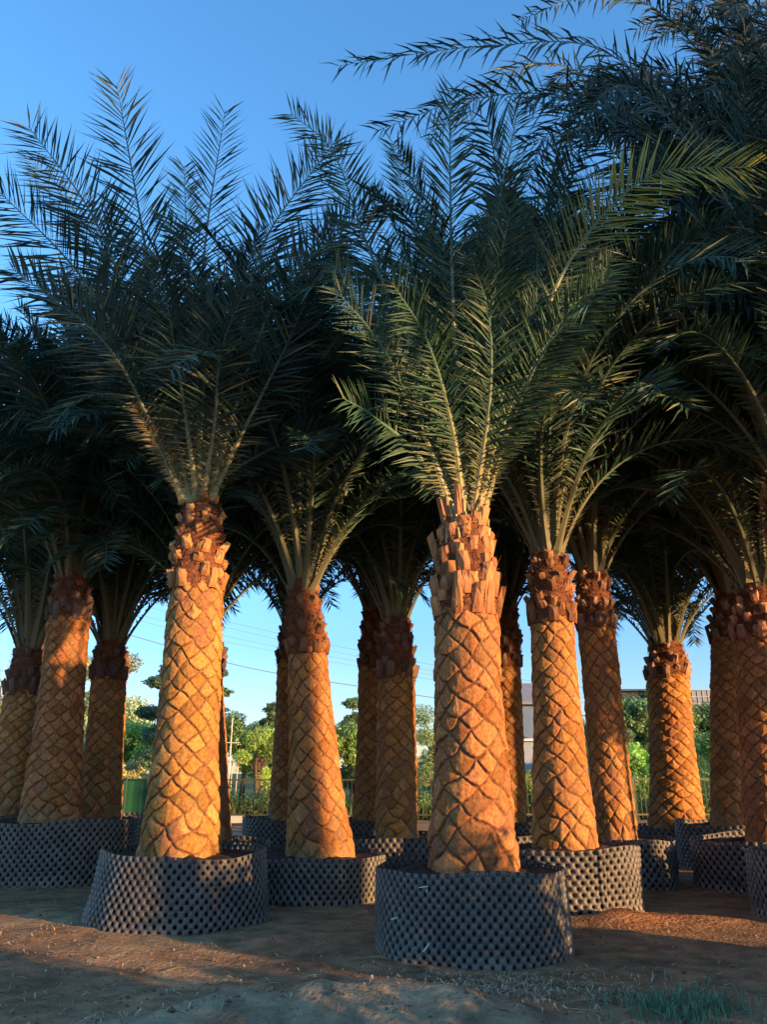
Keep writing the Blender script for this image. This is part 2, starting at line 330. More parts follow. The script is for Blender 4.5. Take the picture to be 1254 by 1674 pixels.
# ------------------------------------------------------------ fronds
PET = np.array([.40, .35, .16])
def frond_arrays(P, S, seed, pet=None, ln=.40, nleaf=86, pw=.034, vang=.38, green=(.030, .074, .050), spine=.14, droop=.10, wleaf=.031, messy=.13, dead=False, tip_sunlit=0.0):
    """P: (m,3) rachis points, S: (m,3) sideways unit vectors (face of the blade is spanned by tangent and S)"""
    rs = np.random.RandomState(seed); m = len(P)
    seg = np.linalg.norm(np.diff(P, axis=0), axis=1); cum = np.concatenate([[0], np.cumsum(seg)]); Lt = cum[-1]; tt = cum / Lt
    T = np.gradient(P, axis=0); T /= np.linalg.norm(T, axis=1)[:, None]
    N = np.cross(S, T); N /= np.linalg.norm(N, axis=1)[:, None]; S = np.cross(T, N)
    # rachis: triangular-ish section, 4 verts
    wd = pw * (1 - tt) ** 1.15 + .0035; wd = wd + pw*.75*np.exp(-tt/.035); hd = wd*.55
    ring = np.stack([P - S*wd[:, None], P + N*hd[:, None]*.7, P + S*wd[:, None], P - N*hd[:, None]], 1).reshape(-1, 3)
    q = np.array([(i*4+j, i*4+(j+1) % 4, (i+1)*4+(j+1) % 4, (i+1)*4+j) for i in range(m-1) for j in range(4)])
    pc = (PET if pet is None else np.array(pet)) * (0.95 if not dead else .8); g = np.array(green)
    k = np.clip((tt - .12) / .55, 0, 1)[:, None]; rc = pc*(1-k) + (g*1.9 + .02)*k
    rc = np.repeat(rc, 4, 0)
    mb_v = [ring]; mb_c = [rc]
    # leaflets (vectorised)
    n = nleaf * 2
    side = np.where(np.arange(n) % 2 == 0, 1.0, -1.0)
    lt = (np.arange(n) // 2 + rs.uniform(-.35, .35, n)) / nleaf; lt = .045 + .955 * np.clip(lt, 0, 1) ** .95
    ip = lambda A: np.stack([np.interp(lt, tt, A[:, c]) for c in range(3)], 1)
    p = ip(P); t = ip(T); s = ip(S); nn = ip(N)
    prof = np.where(lt < spine, .13 + .40*(lt/spine)**1.8, np.clip(.53 + (lt-spine)/.20*.47, 0, 1)) * np.where(lt > .6, 1 - ((lt-.6)/.4)**1.8*.5, 1)
    L = ln * prof * rs.uniform(.80, 1.15, n) * np.where(rs.rand(n) < .05, .35, 1)
    ang = (1.18 - .46*lt) + rs.normal(0, messy, n); ang = np.clip(ang, .25, 1.4)
    va = vang * rs.uniform(.2, 1.5, n) * (1 - .3*lt) + rs.normal(0, messy, n)
    d = t*np.cos(ang)[:, None] + np.sin(ang)[:, None] * (s*(side*np.cos(va))[:, None] + nn*np.sin(va)[:, None])
    d /= np.linalg.norm(d, axis=1)[:, None]
    wdir = np.cross(d, nn); wdir = t*.75 + nn*rs.uniform(-.6, .6, n)[:, None]; wdir -= d*np.sum(wdir*d, 1)[:, None]; wdir /= np.linalg.norm(wdir, axis=1)[:, None]
    w = wleaf * (.55 + .45*np.clip(lt/.3, 0, 1)) * rs.uniform(.8, 1.15, n) * np.where(lt > .8, .8, 1)
    fold = np.cross(d, wdir) * (w*.35)[:, None]
    grav = np.zeros((n, 3)); grav[:, 2] = -1
    drp = droop * L * rs.uniform(.4, 1.6, n)
    b0 = p; m1 = p + d*(L*.42)[:, None] - wdir*w[:, None]*.5 + grav*(drp*.12)[:, None]; m2 = m1 + wdir*w[:, None]
    mc = (m1+m2)/2 - fold
    tip = p + d*L[:, None] + grav*drp[:, None]
    bw = wdir*(w*.22)[:, None]
    V = np.stack([b0-bw, b0+bw, m2, mc, m1, tip], 1).reshape(-1, 3); base = len(ring)
    i0 = base + np.arange(n)*6
    qs = np.concatenate([np.stack([i0, i0+3, i0+4], 1), np.stack([i0+1, i0+2, i0+3], 1), np.stack([i0+4, i0+3, i0+5], 1), np.stack([i0+3, i0+2, i0+5], 1), np.stack([i0, i0+1, i0+3], 1)])
    cl = g * rs.uniform(.7, 1.4, n)[:, None] + (rs.rand(n) < .06)[:, None] * np.array([.14, .10, .04])
    lowk = np.clip(1.15 - (lt - .04) / .26, 0, 1)[:, None] * .8; cl = cl*(1-lowk) + np.array([.27, .25, .11])*lowk*(1 if pet is None else .55)
    if tip_sunlit: 
        gk = np.clip((lt - .45)/.3, 0, 1)[:, None]*tip_sunlit; cl = cl*(1-gk) + np.array([.36, .36, .08])*gk  # sunlight on the frond's outer part painted in as gold
    if dead: cl = np.array([.23, .18, .10]) * rs.uniform(.6, 1.2, n)[:, None]
    cc = np.repeat(cl, 6, 0).reshape(n, 6, 3); cc[:, 5] *= 1.25; cc = cc.reshape(-1, 3)
    return np.concatenate([ring, V]), q, qs, np.concatenate([rc, cc])
def spline(ctrl, m=26):
    P = np.array([tuple(c) for c in ctrl], dtype=float); k = len(P)
    Pe = np.vstack([2*P[0]-P[1], P, 2*P[-1]-P[-2]]); out = []
    ts = np.linspace(0, k-1, m)
    for t in ts:
        i = min(int(t), k-2); f = t - i; a, b, c, d = Pe[i], Pe[i+1], Pe[i+2], Pe[i+3]
        out.append(.5*((2*b) + (-a+c)*f + (2*a-5*b+4*c-d)*f*f + (-a+3*b-3*c+d)*f**3))
    return np.array(out)
VAR = []          # shared frond shapes: (class, mesh)
def make_variant(e0, e1, L, seed, kink=1.4, side=0.0, **kw):
    m = 24; s = np.linspace(0, 1, m); el = math.radians(e0) + (math.radians(e1) - math.radians(e0)) * s**kink
    dx = np.cos(el); dz_ = np.sin(el); st = L/(m-1)
    x = np.concatenate([[0], np.cumsum((dx[:-1]+dx[1:])/2*st)]); z = np.concatenate([[0], np.cumsum((dz_[:-1]+dz_[1:])/2*st)])
    y = side * s**2 * L*.25
    P = np.stack([x, y, z], 1); S = np.tile([0, -1.0, 0], (m, 1))
    tw = s * random.Random(seed).uniform(-.9, .9)       # the blade twists along its length
    T = np.gradient(P, axis=0); T /= np.linalg.norm(T, axis=1)[:, None]; N0 = np.cross(S, T)
    S = S*np.cos(tw)[:, None] + N0*np.sin(tw)[:, None]
    V, q, t, c = frond_arrays(P, S, seed, **kw)
    return mesh_np('frond', V, [q, t], M_FROND, c)
CL = {'inner': [], 'mid': [], 'outer': [], 'low': []}  # pet is darkened here: shade of the back crowns put into the stalks
for k in range(4):
    CL['inner'].append(make_variant(89, 62 - 9*k, 3.9, 10+k, kink=2.0, side=(-1)**k*.4, ln=.48, nleaf=104, spine=.24, pet=(.17, .16, .085)))
    CL['mid'].append(make_variant(84 - k*2, 20 - 12*k, 4.2, 20+k, kink=2.0, side=(-1)**k*.5, ln=.54, nleaf=110, spine=.26, pet=(.17, .16, .085)))
    CL['outer'].append(make_variant(78 - k*3, -28 - 10*k, 3.9, 30+k, kink=1.8, side=(-1)**k*.6, ln=.52, nleaf=104, spine=.28, pet=(.17, .16, .085)))
    CL['low'].append(make_variant(70 - k*4, -62, 2.9, 40+k, kink=1.6, side=(-1)**k*.6, ln=.44, nleaf=84, spine=.28, pet=(.17, .16, .085)))

def add_fronds(root, cx, zc, counts, seed, scale=1.0, rad=.13, skip=None):
    rs = random.Random(seed); tot = 0
    for cls, n in counts.items():
        ph = rs.uniform(0, 2*PI)
        for i in range(n):
            az = ph + i * 2.39996 + rs.uniform(-.25, .25)
            if skip and skip(cls, az % (2*PI), rs): continue
            me = rs.choice(CL[cls]); r = rad * {'inner': .45, 'mid': .8, 'outer': 1.05, 'low': 1.15}[cls]
            dz = {'inner': .05, 'mid': -.02, 'outer': -.08, 'low': -.14}[cls]
            o = link('frond', me, root, (cx + r*math.cos(az), r*math.sin(az), zc + dz + rs.uniform(-.04, .04)))
            sc = scale * rs.uniform(.85, 1.12)
            o.rotation_euler = (rs.uniform(-.10, .10), rs.uniform(-.10, .10), az); o.scale = (sc, sc, sc)
            tot += 1
    return tot

def hand_frond(root, ctrl, seed, Y0, roll=0.0, m=30, **kw):
    """ctrl: (u, v, dY) points; gives one hand-bent frond of the palm standing at depth Y0"""
    P = spline([at(u, v, Y0 + dy) for u, v, dy in ctrl], m) - np.array(root.location)
    T = np.gradient(P, axis=0); T /= np.linalg.norm(T, axis=1)[:, None]
    N = np.tile([0.0, -1.0, 0.05], (m, 1)); S = np.cross(T, N); S /= np.linalg.norm(S, axis=1)[:, None]; N = np.cross(S, T)
    a = roll + np.linspace(0, 1, m) * random.Random(seed).uniform(-.35, .35)
    S = S*np.cos(a)[:, None] + N*np.sin(a)[:, None]
    V, q, t, c = frond_arrays(P, S, seed, **kw)
    return link('frond', mesh_np('frond', V, [q, t], M_FROND, c), root)

def palm(label, ub, vb, ut, vt, vc, wb, wt, Y, seed, counts, n=8, pitch=.30, res=(200, .014), ragged=.3, scale=1.0, fuzz=.25, hue=(.43, .175, .060), tone=(.38, .175, .07), amp=.026, sl=.65, group='date palms of the nursery grove', loc=None, dims=None, skip=None, stub_n=8):
    if loc is None:
        b = at(ub, vb, Y); tp = at(ut, vt, Y); zc = zat(vc, Y); X0 = b.x; z0 = b.z
        db = Y*math.cos(PITCH) + (b.z-CAM_H)*math.sin(PITCH); dt = Y*math.cos(PITCH) + (tp.z-CAM_H)*math.sin(PITCH)
        rb = wb*db/F_PX/2 - .012; rt = wt*dt/F_PX/2 - .015; zt = tp.z; lean = tp.x - b.x
    else:
        X0, Y = loc; z0, zt, zc, rb, rt, lean = dims
    z0 -= .10
    root = empty('date_palm', (X0, Y, 0)); tag(root, label, 'palm tree', group)
    link('trunk', trunk_mesh(z0, zt, rb, rt, lean, n, pitch, seed, nt=res[0], dz=res[1], fuzz=fuzz, hue=hue, amp=amp), root)
    lk = lean / (zt - z0)
    rs_ = rt + .012
    tr = root.children[0]
    cc = collar_core(zt - .08, zc, rs_, rs_*.66, lean, lk, seed+1, tr)
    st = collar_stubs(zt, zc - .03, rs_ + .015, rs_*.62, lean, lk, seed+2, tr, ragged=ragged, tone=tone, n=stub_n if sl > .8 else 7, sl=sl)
    cx = lean + lk*(zc - zt)
    add_fronds(root, cx, zc, counts, seed, scale, rad=rs_*.55, skip=skip)
    return root

# ------------------------------------------------------------ dimpled root-pruning ring pots
def pot(label, X, Y, r_top, r_bot, h, seed, pitch=.043, k=6, seam=None, group='dimpled black plastic rings round the palm bases', squash=1.0, soil=.06):
    root = empty('plant_ring', (X, Y, 0)); tag(root, label, 'planter', group)
    ncol = int(round(2*PI*(r_top+r_bot)/2 / pitch / 2)) * 2; nrow = max(6, int(round(h / pitch)))
    nt = ncol * k; nz = nrow * k + 1
    TH, T = np.meshgrid(np.linspace(0, 2*PI, nt, endpoint=False), np.linspace(0, 1, nz))
    rng = np.random.RandomState(seed); a1, a2, a3, a4, a5 = rng.uniform(0, 6.28, 5)
    w1 = .020*np.sin(2*TH + a1) + .014*np.sin(3*TH + a2) + .012*np.sin(7*TH + a3 + 2*T)*(1.2-T) + .012*(vnoise(TH*2.5, T*2, seed+6, 3, 1)-.5)*4*np.sin(TH/2)**2
    R = (r_bot + (r_top - r_bot)*T) * (1 + w1 + .012*np.sin(5*TH+a4)*(1-T)*2 - .02*np.exp(-((T-.2)/.1)**2)*np.sin(4*TH+a5))
    Z = T * h * (1 + .035*np.sin(TH*2 + a2) + .02*np.sin(TH*5 + a1)) - .05*(1-T)
    A = PI * (TH/(2*PI)*ncol); B = PI * T * nrow
    egg = np.sin(A) * np.sin(B + .0)         # checkerboard of knobs and pits
    R = R + .24*pitch * np.sign(egg) * np.abs(egg) ** .8
    if seam is not None:                      # overlapping end of the sheet
        dth = np.mod(TH - seam + PI, 2*PI) - PI
        R = R + .016 * (np.abs(dth - .04 - .03*(1-T)) < .045)
    V = np.stack([R*np.cos(TH), R*np.sin(TH)*squash, Z], -1)
    egf = egg[..., None]
    base = np.array([.058, .052, .044]) * np.clip(.95 + .35*vnoise(TH*3, T*4, seed, 3, 1)[..., None], 0, 2)
    dust = np.clip((.30 - T) * 2.2, 0, .6)[..., None] * vnoise(TH*5, T*3, seed+3, 3, 1)[..., None]
    col = base*(1-dust) + np.array([.17, .13, .09])*dust
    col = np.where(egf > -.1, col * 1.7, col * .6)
    idx = np.arange(nz*nt).reshape(nz, nt); nx_ = np.roll(idx, -1, 1)
    q4 = np.stack([idx[:-1], nx_[:-1], nx_[1:], idx[1:]], -1)
    ec = (egg[:-1] + egg[1:])/2; ec = (ec + np.roll(ec, -1, 1))/2
    keep = (ec > -.62).ravel(); q4 = q4.reshape(-1, 4)[keep]
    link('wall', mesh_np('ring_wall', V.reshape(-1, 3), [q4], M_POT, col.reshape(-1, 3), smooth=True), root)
    # soil fill, a hair inside the wall, with a rough top
    m = 72; rr = np.linspace(0, 1, 14); TT, RR = np.meshgrid(np.linspace(0, 2*PI, m, endpoint=False), rr)
    w = 1 + .020*np.sin(2*TT + a1) + .014*np.sin(3*TT + a2)
    ri = (r_top - .045)
    zt = h - soil + .05*(1-RR) + (vnoise(TT*4, RR*6, seed, 3, 1)-.5)*.07*(RR < .97)
    top = np.stack([RR*ri*w*np.cos(TT), RR*ri*w*np.sin(TT)*squash, zt], -1)
    tb = TT[0]; bot = np.stack([(r_bot-.055)*w[0]*np.cos(tb), (r_bot-.055)*w[0]*np.sin(tb)*squash, np.full(m, -.04)], -1)[None]
    allv = np.concatenate([top, bot], 0); idx = np.arange(15*m).reshape(15, m); nx_ = np.roll(idx, -1, 1)
    q4 = np.stack([idx[:-1], idx[1:], nx_[1:], nx_[:-1]], -1).reshape(-1, 4)
    sc_ = np.array([.055, .035, .024]) * (.6 + .8*vnoise(TT*5, RR*9, seed+1, 3, 1)[..., None]); sc_ = np.concatenate([sc_, np.full((1, m, 3), .012)], 0)
    link('soil', mesh_np('soil', allv.reshape(-1, 3), [q4], M_SOIL, sc_.reshape(-1, 3)), root)
    return root

#@@POTS
# ------------------------------------------------------------ the pots, then the palms that stand in them
pA = pot('black dimpled ring round the foreground palm with two loose pale ties', gx(770, 7.0, .3), 7.02, .77, .80, .62, 1, pitch=.040, k=7)
pB = pot('blue-black dimpled ring widening downwards under the big left palm', gx(295, 8.3, .3), 8.32, .80, .88, .62, 2, pitch=.043, k=6)
pC = pot('sunlit dimpled ring between the two front rings, half gold and half grey', gx(512, 9.85, .3), 9.85, .86, .88, .45, 3, pitch=.043, k=6)
pD = pot('dimpled ring with a vertical overlap seam, glowing in sun right of the foreground ring', gx(925, 9.15, .3), 9.2, .82, .80, .60, 4, pitch=.048, k=6, seam=-1.35)
pE = pot('sunlit dimpled ring partly behind the seamed ring, with red soil at its foot', gx(1012, 11, .3), 11.0, .72, .74, .54, 5, pitch=.049, k=6)
pF = pot('small far ring under the short-collared palm before the picket fence at right', gx(1103, 13.8, .3), 13.8, .74, .76, .50, 6, pitch=.052, k=5)
pG = pot('dimpled ring under the rightmost palm, dappled by shade', gx(1255, 10.5, .3), 10.55, .86, .88, .55, 7, pitch=.049, k=6)
pH = pot('blue-black ring cut off by the right edge of the photo', 4.62, 8.5, .86, .90, .60, 8, pitch=.049, k=6)
pI = pot('large smooth-looking blue ring at the far left under the grey-lit palm', gx(95, 11.4, .3), 11.45, 1.0, 1.03, .74, 9, pitch=.049, k=6)
pJ = pot('blue ring at the left edge behind the large blue ring', gx(-60, 12.2, .3), 12.5, .95, .98, .72, 10, pitch=.052, k=5)
pK = pot('shaded ring in the far left row around the dark thin palm', gx(165, 13.6, .3), 13.7, .80, .80, .66, 11, pitch=.052, k=5)
pL = pot('dark ring hidden behind the big left palm', gx(362, 11.6, .3), 11.9, .62, .64, .42, 12, pitch=.052, k=5)
pM = pot('dark ring behind the middle palm, its left end standing clear', gx(475, 14.5, .3), 14.5, .86, .88, .60, 13, pitch=.052, k=5)
pN = pot('black shaded ring around the half-lit palm left of the foreground palm', gx(648, 12, .3), 12.0, .80, .82, .48, 14, pitch=.052, k=5)
pO = pot('black ring furthest back behind the half-lit palm', gx(600, 14.8, .3), 14.7, .80, .82, .60, 15, pitch=.052, k=5)
pP = pot('far ring seen between the foreground palm and the golden palm beside it', gx(850, 14.5, .3), 14.6, .80, .82, .55, 16, pitch=.052, k=5)
pQ = pot('dark ring between the short-collared palm and the rightmost palms', gx(1195, 12.6, .3), 12.7, .72, .74, .62, 17, pitch=.052, k=5)
# pale cable ties sticking out of the foreground ring
for pts in ([(685,1451),(700,1449),(697,1458)], [(692,1556),(702,1542)], [(650, 1500), (640, 1503)]):
    mb = MB(); mb.tube([at(u, v, 6.17 if u > 660 else 6.3) - pA.location for u, v in pts], .0032, 5); o = mb.build('cable_tie', M_WHITE, pA)

#@@PALMS  leaf-stub tones are darkened on palms whose collars stand in shade
DENSE = dict(inner=18, mid=28, outer=24, low=8)
p1 = palm('tall foreground palm with shaggy torn leaf bases, nearest the camera', 775, 1435, 762, 1000, 850, 140, 103, 7.0, 101, dict(inner=7), n=8, pitch=0.21, res=(300, .009), ragged=.9, sl=1.0, fuzz=.05, tone=(.44, .20, .085), stub_n=9, scale=.95)
p2 = palm('big left palm with a neat golden diamond trunk and square-cut leaf bases', 293, 1400, 322, 958, 822, 125, 84, 8.3, 102, dict(inner=6, low=0), n=9, pitch=0.205, res=(300, .009), ragged=.15, fuzz=.06, hue=(.47, .205, .070), tone=(.48, .235, .09), scale=.9)
p3 = palm('middle golden palm whose base flares out to the right with fuzzy roots', 525, 1400, 502, 1062, 952, 106, 64, 9.9, 103, DENSE, n=9, pitch=0.21, res=(260, .010), ragged=.1, fuzz=.30, tone=(.24, .115, .055), scale=1.1)
p6 = palm('golden palm right of the foreground palm above the seamed ring', 924, 1385, 902, 1012, 895, 98, 70, 9.2, 106, DENSE, n=8, pitch=0.205, res=(260, .010), ragged=.55, fuzz=.05, tone=(.27, .13, .065), scale=1.15)
p7 = palm('slim leaning palm close behind the golden palm, upper trunk in shade', 1008, 1375, 975, 1022, 925, 66, 58, 11, 107, DENSE, n=9, pitch=0.2, res=(220, .013), ragged=.3, tone=(.25, .15, .10), scale=1.25)
p8 = palm('short stout palm on the right before the picket fence, raked by low sun', 1107, 1357, 1092, 1105, 1045, 84, 64, 13.8, 108, dict(inner=12, mid=18, outer=18, low=16), n=10, pitch=0.175, res=(220, .013), ragged=.3, tone=(.34, .2, .13), scale=1.15)
p10 = palm('rightmost palm at the photo edge with bright yellow stalks above its trunk', 1264, 1380, 1245, 1040, 950, 84, 80, 10.4, 110, DENSE, n=10, pitch=0.185, res=(220, .013), ragged=.5, tone=(.46, .23, .13), scale=1.3)
p9 = palm('dark palm just left of the rightmost palm', 1195, 1345, 1195, 1045, 960, 64, 60, 12.5, 109, DENSE, n=9, pitch=0.18, res=(180, .016), ragged=.3, tone=(.2, .12, .08), scale=1.3)
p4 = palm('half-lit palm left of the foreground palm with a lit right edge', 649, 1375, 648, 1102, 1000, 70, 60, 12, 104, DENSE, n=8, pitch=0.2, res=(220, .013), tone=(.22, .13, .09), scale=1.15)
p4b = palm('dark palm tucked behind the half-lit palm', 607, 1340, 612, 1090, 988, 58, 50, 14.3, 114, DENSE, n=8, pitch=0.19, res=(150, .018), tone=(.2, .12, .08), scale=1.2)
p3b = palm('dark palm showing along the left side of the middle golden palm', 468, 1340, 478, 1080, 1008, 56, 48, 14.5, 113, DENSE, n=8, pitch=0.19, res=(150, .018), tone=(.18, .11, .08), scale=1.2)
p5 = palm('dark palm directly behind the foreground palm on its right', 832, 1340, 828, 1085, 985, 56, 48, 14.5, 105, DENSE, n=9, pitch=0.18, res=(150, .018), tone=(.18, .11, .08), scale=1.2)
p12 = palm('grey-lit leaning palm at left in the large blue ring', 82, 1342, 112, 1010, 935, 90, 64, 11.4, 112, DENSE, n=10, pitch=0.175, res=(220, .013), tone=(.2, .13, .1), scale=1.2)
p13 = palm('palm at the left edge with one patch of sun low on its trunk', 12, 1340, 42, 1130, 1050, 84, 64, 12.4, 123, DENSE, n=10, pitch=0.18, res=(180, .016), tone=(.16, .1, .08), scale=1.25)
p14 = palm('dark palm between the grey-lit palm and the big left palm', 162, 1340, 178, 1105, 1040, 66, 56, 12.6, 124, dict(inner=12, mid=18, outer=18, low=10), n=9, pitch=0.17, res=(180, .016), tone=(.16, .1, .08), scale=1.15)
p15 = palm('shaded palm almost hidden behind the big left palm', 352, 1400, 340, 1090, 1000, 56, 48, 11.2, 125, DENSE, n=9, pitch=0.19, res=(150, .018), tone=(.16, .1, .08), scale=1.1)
p11 = palm('palm off the right edge standing in the cut-off ring, its crown arching over the top', 0, 0, 0, 0, 0, 0, 0, 0, 111, dict(inner=10, mid=16, outer=18, low=6), n=8, pitch=.3, res=(150, .018), loc=(4.8, 8.45), dims=(.5, 3.9, 4.8, .36, .29, .0), scale=1.15)

# hand-bent fronds of the two leading palms and of the crown arching in from the right
G1 = dict(green=(.038, .086, .048), nleaf=124, wleaf=.025, spine=.27)
for k, (c, kw) in enumerate([
    ([(768,850,0),(748,640,-.2),(738,400,-.6),(735,150,-.8)], dict(ln=.40)),
    ([(783,845,0),(850,640,-.25),(930,430,-.5),(1060,290,-.7),(1238,272,-.9)], dict(ln=.46, nleaf=104, tip_sunlit=1.0)),
    ([(748,850,0),(700,640,.1),(600,400,.1),(545,250,.0),(475,185,-.1)], dict(ln=.42)),
    ([(745,850,0),(690,700,-.3),(620,560,-.7),(545,470,-1.0)], dict(ln=.38, nleaf=64)),
    ([(775,850,0),(790,600,.3),(815,360,.6),(852,150,.7)], dict(ln=.38)),
    ([(780,850,0),(830,640,.4),(890,440,.7),(985,280,.9)], dict(ln=.38)),
    ([(760,850,0),(735,620,.4),(690,420,.8),(640,230,1.1)], dict(ln=.38)),
    ([(750,850,0),(680,740,-.2),(610,680,-.6),(560,650,-.9)], dict(ln=.32, nleaf=50)),
    ([(785,850,0),(840,680,-.3),(900,560,-.7),(1000,450,-1.1)], dict(ln=.36, nleaf=70)),
    ([(772,850,0),(800,660,-.5),(800,520,-.9),(770,420,-1.3)], dict(ln=.34, nleaf=64)),
    ([(760,850,0),(740,700,-.4),(700,560,-.9),(640,460,-1.4)], dict(ln=.36, nleaf=64)),
    ([(778,850,0),(815,720,.1),(870,560,.2),(880,380,.3)], dict(ln=.38, nleaf=70)),
]):
    d = dict(G1); d.update(kw); d['ln'] = d.get('ln', .42)*1.36; d['nleaf'] = int(d['nleaf']*1.15); hand_frond(p1, c, 200+k, 7.0, **d)
rq = random.Random(31)
for k in range(16):
    a = rq.uniform(-1, 1); tx = 770 + a*230; ty = 330 + abs(a)*170 + rq.uniform(-90, 160); dy = rq.uniform(-.9, .9)
    d = dict(G1); d['ln'] = .46; hand_frond(p1, [(768+a*14, 850, 0), (770+(tx-770)*.22, 850+(ty-850)*.36, dy*.3), (770+(tx-770)*.6, 850+(ty-850)*.74, dy*.7), (tx, ty, dy)], 500+k, 7.0, **d)
G2 = dict(green=(.030, .062, .044), nleaf=120, wleaf=.028, spine=.26)
for k, (c, kw) in enumerate([
    ([(312,822,0),(280,640,-.1),(240,420,-.4),(190,135,-.7)], dict(ln=.50, nleaf=80, wleaf=.030)),
    ([(308,822,0),(250,620,-.2),(160,370,-.6),(45,205,-.9)], dict(ln=.52, nleaf=100)),
    ([(305,822,0),(240,640,-.3),(130,450,-.8),(-5,310,-1.2)], dict(ln=.50, nleaf=95)),
    ([(310,822,0),(260,600,.2),(160,400,.5),(55,265,.8)], dict(ln=.46)),
    ([(332,822,0),(325,620,0),(335,400,-.3),(368,180,-.5)], dict(ln=.40, nleaf=66, wleaf=.026)),
    ([(326,822,0),(318,640,.3),(308,460,.6),(300,270,.8)], dict(ln=.40, green=(.06, .095, .065))),
    ([(338,822,0),(385,600,-.2),(430,400,-.5),(545,235,-.7)], dict(ln=.50, wleaf=.028)),
    ([(340,822,0),(400,620,-.4),(470,460,-.9),(620,330,-1.2)], dict(ln=.46)),
    ([(338,822,0),(380,640,.2),(440,520,.5),(560,400,.9)], dict(ln=.44)),
    ([(302,822,0),(250,700,-.4),(170,560,-1.0),(20,440,-1.6)], dict(ln=.42)),
    ([(342,822,0),(400,700,-.3),(470,560,-.8),(520,440,-1.2)], dict(ln=.40, nleaf=66)),
    ([(322,822,0),(300,660,-.6),(280,540,-1.1),(260,420,-1.6)], dict(ln=.38, nleaf=66)),
    ([(330,822,0),(350,700,-.5),(360,580,-1.0),(400,470,-1.5)], dict(ln=.38, nleaf=66)),
    ([(300,822,0),(262,740,-.3),(235,690,-.6),(215,655,-.9)], dict(ln=.10, nleaf=30, dead=True)),
]):
    d = dict(G2); d.update(kw); d['ln'] = d.get('ln', .42)*1.62; d['nleaf'] = int(d['nleaf']*1.2); hand_frond(p2, c, 300+k, 8.3, **d)
for k in range(16):
    a = rq.uniform(-1, 1); tx = 325 + a*250; ty = 360 + abs(a)*170 + rq.uniform(-60, 170); dy = rq.uniform(-.9, 1.1)
    d = dict(G2); d['ln'] = .48; hand_frond(p2, [(322+a*14, 822, 0), (325+(tx-325)*.2, 822+(ty-822)*.36, dy*.3), (325+(tx-325)*.58, 822+(ty-822)*.74, dy*.7), (tx, ty, dy)], 520+k, 8.3, **d)
G3 = dict(green=(.026, .050, .034), ln=.56, nleaf=115, wleaf=.036, droop=.35, messy=.22)
for k, (c, kw) in enumerate([
    ([(1345,640,0),(1200,300,-.5),(1000,90,-.9),(800,75,-1.1),(548,108,-1.3)], {}),
    ([(1345,640,0),(1180,330,-.3),(960,170,-.5),(780,160,-.6),(612,215,-.8)], {}),
    ([(1345,640,0),(1210,200,-.2),(1080,20,-.4),(960,-5,-.6),(845,35,-.8)], dict(ln=.45)),
    ([(1345,640,0),(1200,350,0),(1040,200,0),(920,190,-.1),(860,300,-.2)], {}),
    ([(1345,640,0),(1190,380,.2),(1050,230,.3),(950,230,.3),(905,330,.2)], {}),
    ([(1345,640,0),(1190,400,-.4),(1030,210,-.8),(940,150,-1.0),(865,170,-1.1)], {}),
    ([(1345,640,0),(1220,380,-.6),(1100,200,-1.1),(1010,140,-1.4),(930,230,-1.6)], {}),
    ([(1345,640,0),(1230,260,-.2),(1150,60,-.4),(1060,-60,-.5)], {}),
    ([(1345,640,0),(1230,420,-.3),(1130,300,-.6),(1040,280,-.8)], {}),
    ([(1345,640,0),(1260,300,-.2),(1200,80,-.4),(1170,-80,-.5)], {}),
    ([(1345,640,0),(1210,420,.3),(1120,360,.5),(1050,420,.6)], {}),
    ([(1345,640,0),(1180,370,.4),(980,140,.6),(850,110,.7),(700,230,.7)], {}),
]):
    d = dict(G3); d.update(kw); hand_frond(p11, c, 400+k, 8.45, **d)

#@@OFFRIGHT
rq = random.Random(12)
for k in range(12):      # bright stalks of the rightmost palm
    a = -1 + 2*k/11; hand_frond(p10, [(1245+a*16, 952, -.1*abs(a)), (1245+a*34, 870, -.2), (1245+a*75, 740, -.4), (1245+a*150, 560+rq.uniform(-40, 60), -.6)], 560+k, 10.3, ln=.5, nleaf=90, spine=.25, pw=.04, wleaf=.03)
rq = random.Random(9)
for k in range(64):
    tx, ty = (rq.uniform(1020, 1300), rq.uniform(-80, 540)) if k < 48 else (rq.uniform(850, 1060), rq.uniform(120, 330))
    mx_, my_ = 1345 + (tx-1345)*.45 + rq.uniform(-30, 30), 640 + (ty-640)*.75 - rq.uniform(20, 90); dy = rq.uniform(-.9, .9)
    hand_frond(p11, [(1345, 640, 0), (mx_, my_, dy*.5), (1345+(tx-1345)*.78, 640+(ty-640)*.98-30, dy*.8), (tx, ty, dy)], 450+k, 8.45, **G3)
# unseen palms and rings added at the right to shade the crowns in view
sdv, cdv = (-math.sin(SUN_AZ), math.cos(SUN_AZ)), (math.cos(SUN_AZ), math.sin(SUN_AZ))
for k, (sp, cp) in enumerate([(-1.6, 6.74), (-4.2, 1.5), (-3.0, 13.3), (-1.8, 15.9)]):
    x, y = sdv[0]*sp + cdv[0]*cp, sdv[1]*sp + cdv[1]*cp
    r = palm('unseen palm added beyond the right edge to cast shade', 0, 0, 0, 0, 0, 0, 0, 0, 140+k, dict(inner=8, mid=16, outer=14, low=4) if k else dict(inner=2), n=8, pitch=.3, res=(90, .03), loc=(x, y), dims=(.45, 3.6, 4.5, .38, .31, .0), group='palms added for shade, out of view')
    pot('unseen black ring added under a shade-casting palm', x, y, .8, .85, .6, 40+k, pitch=.08, k=4, group='rings added for shade, out of view')

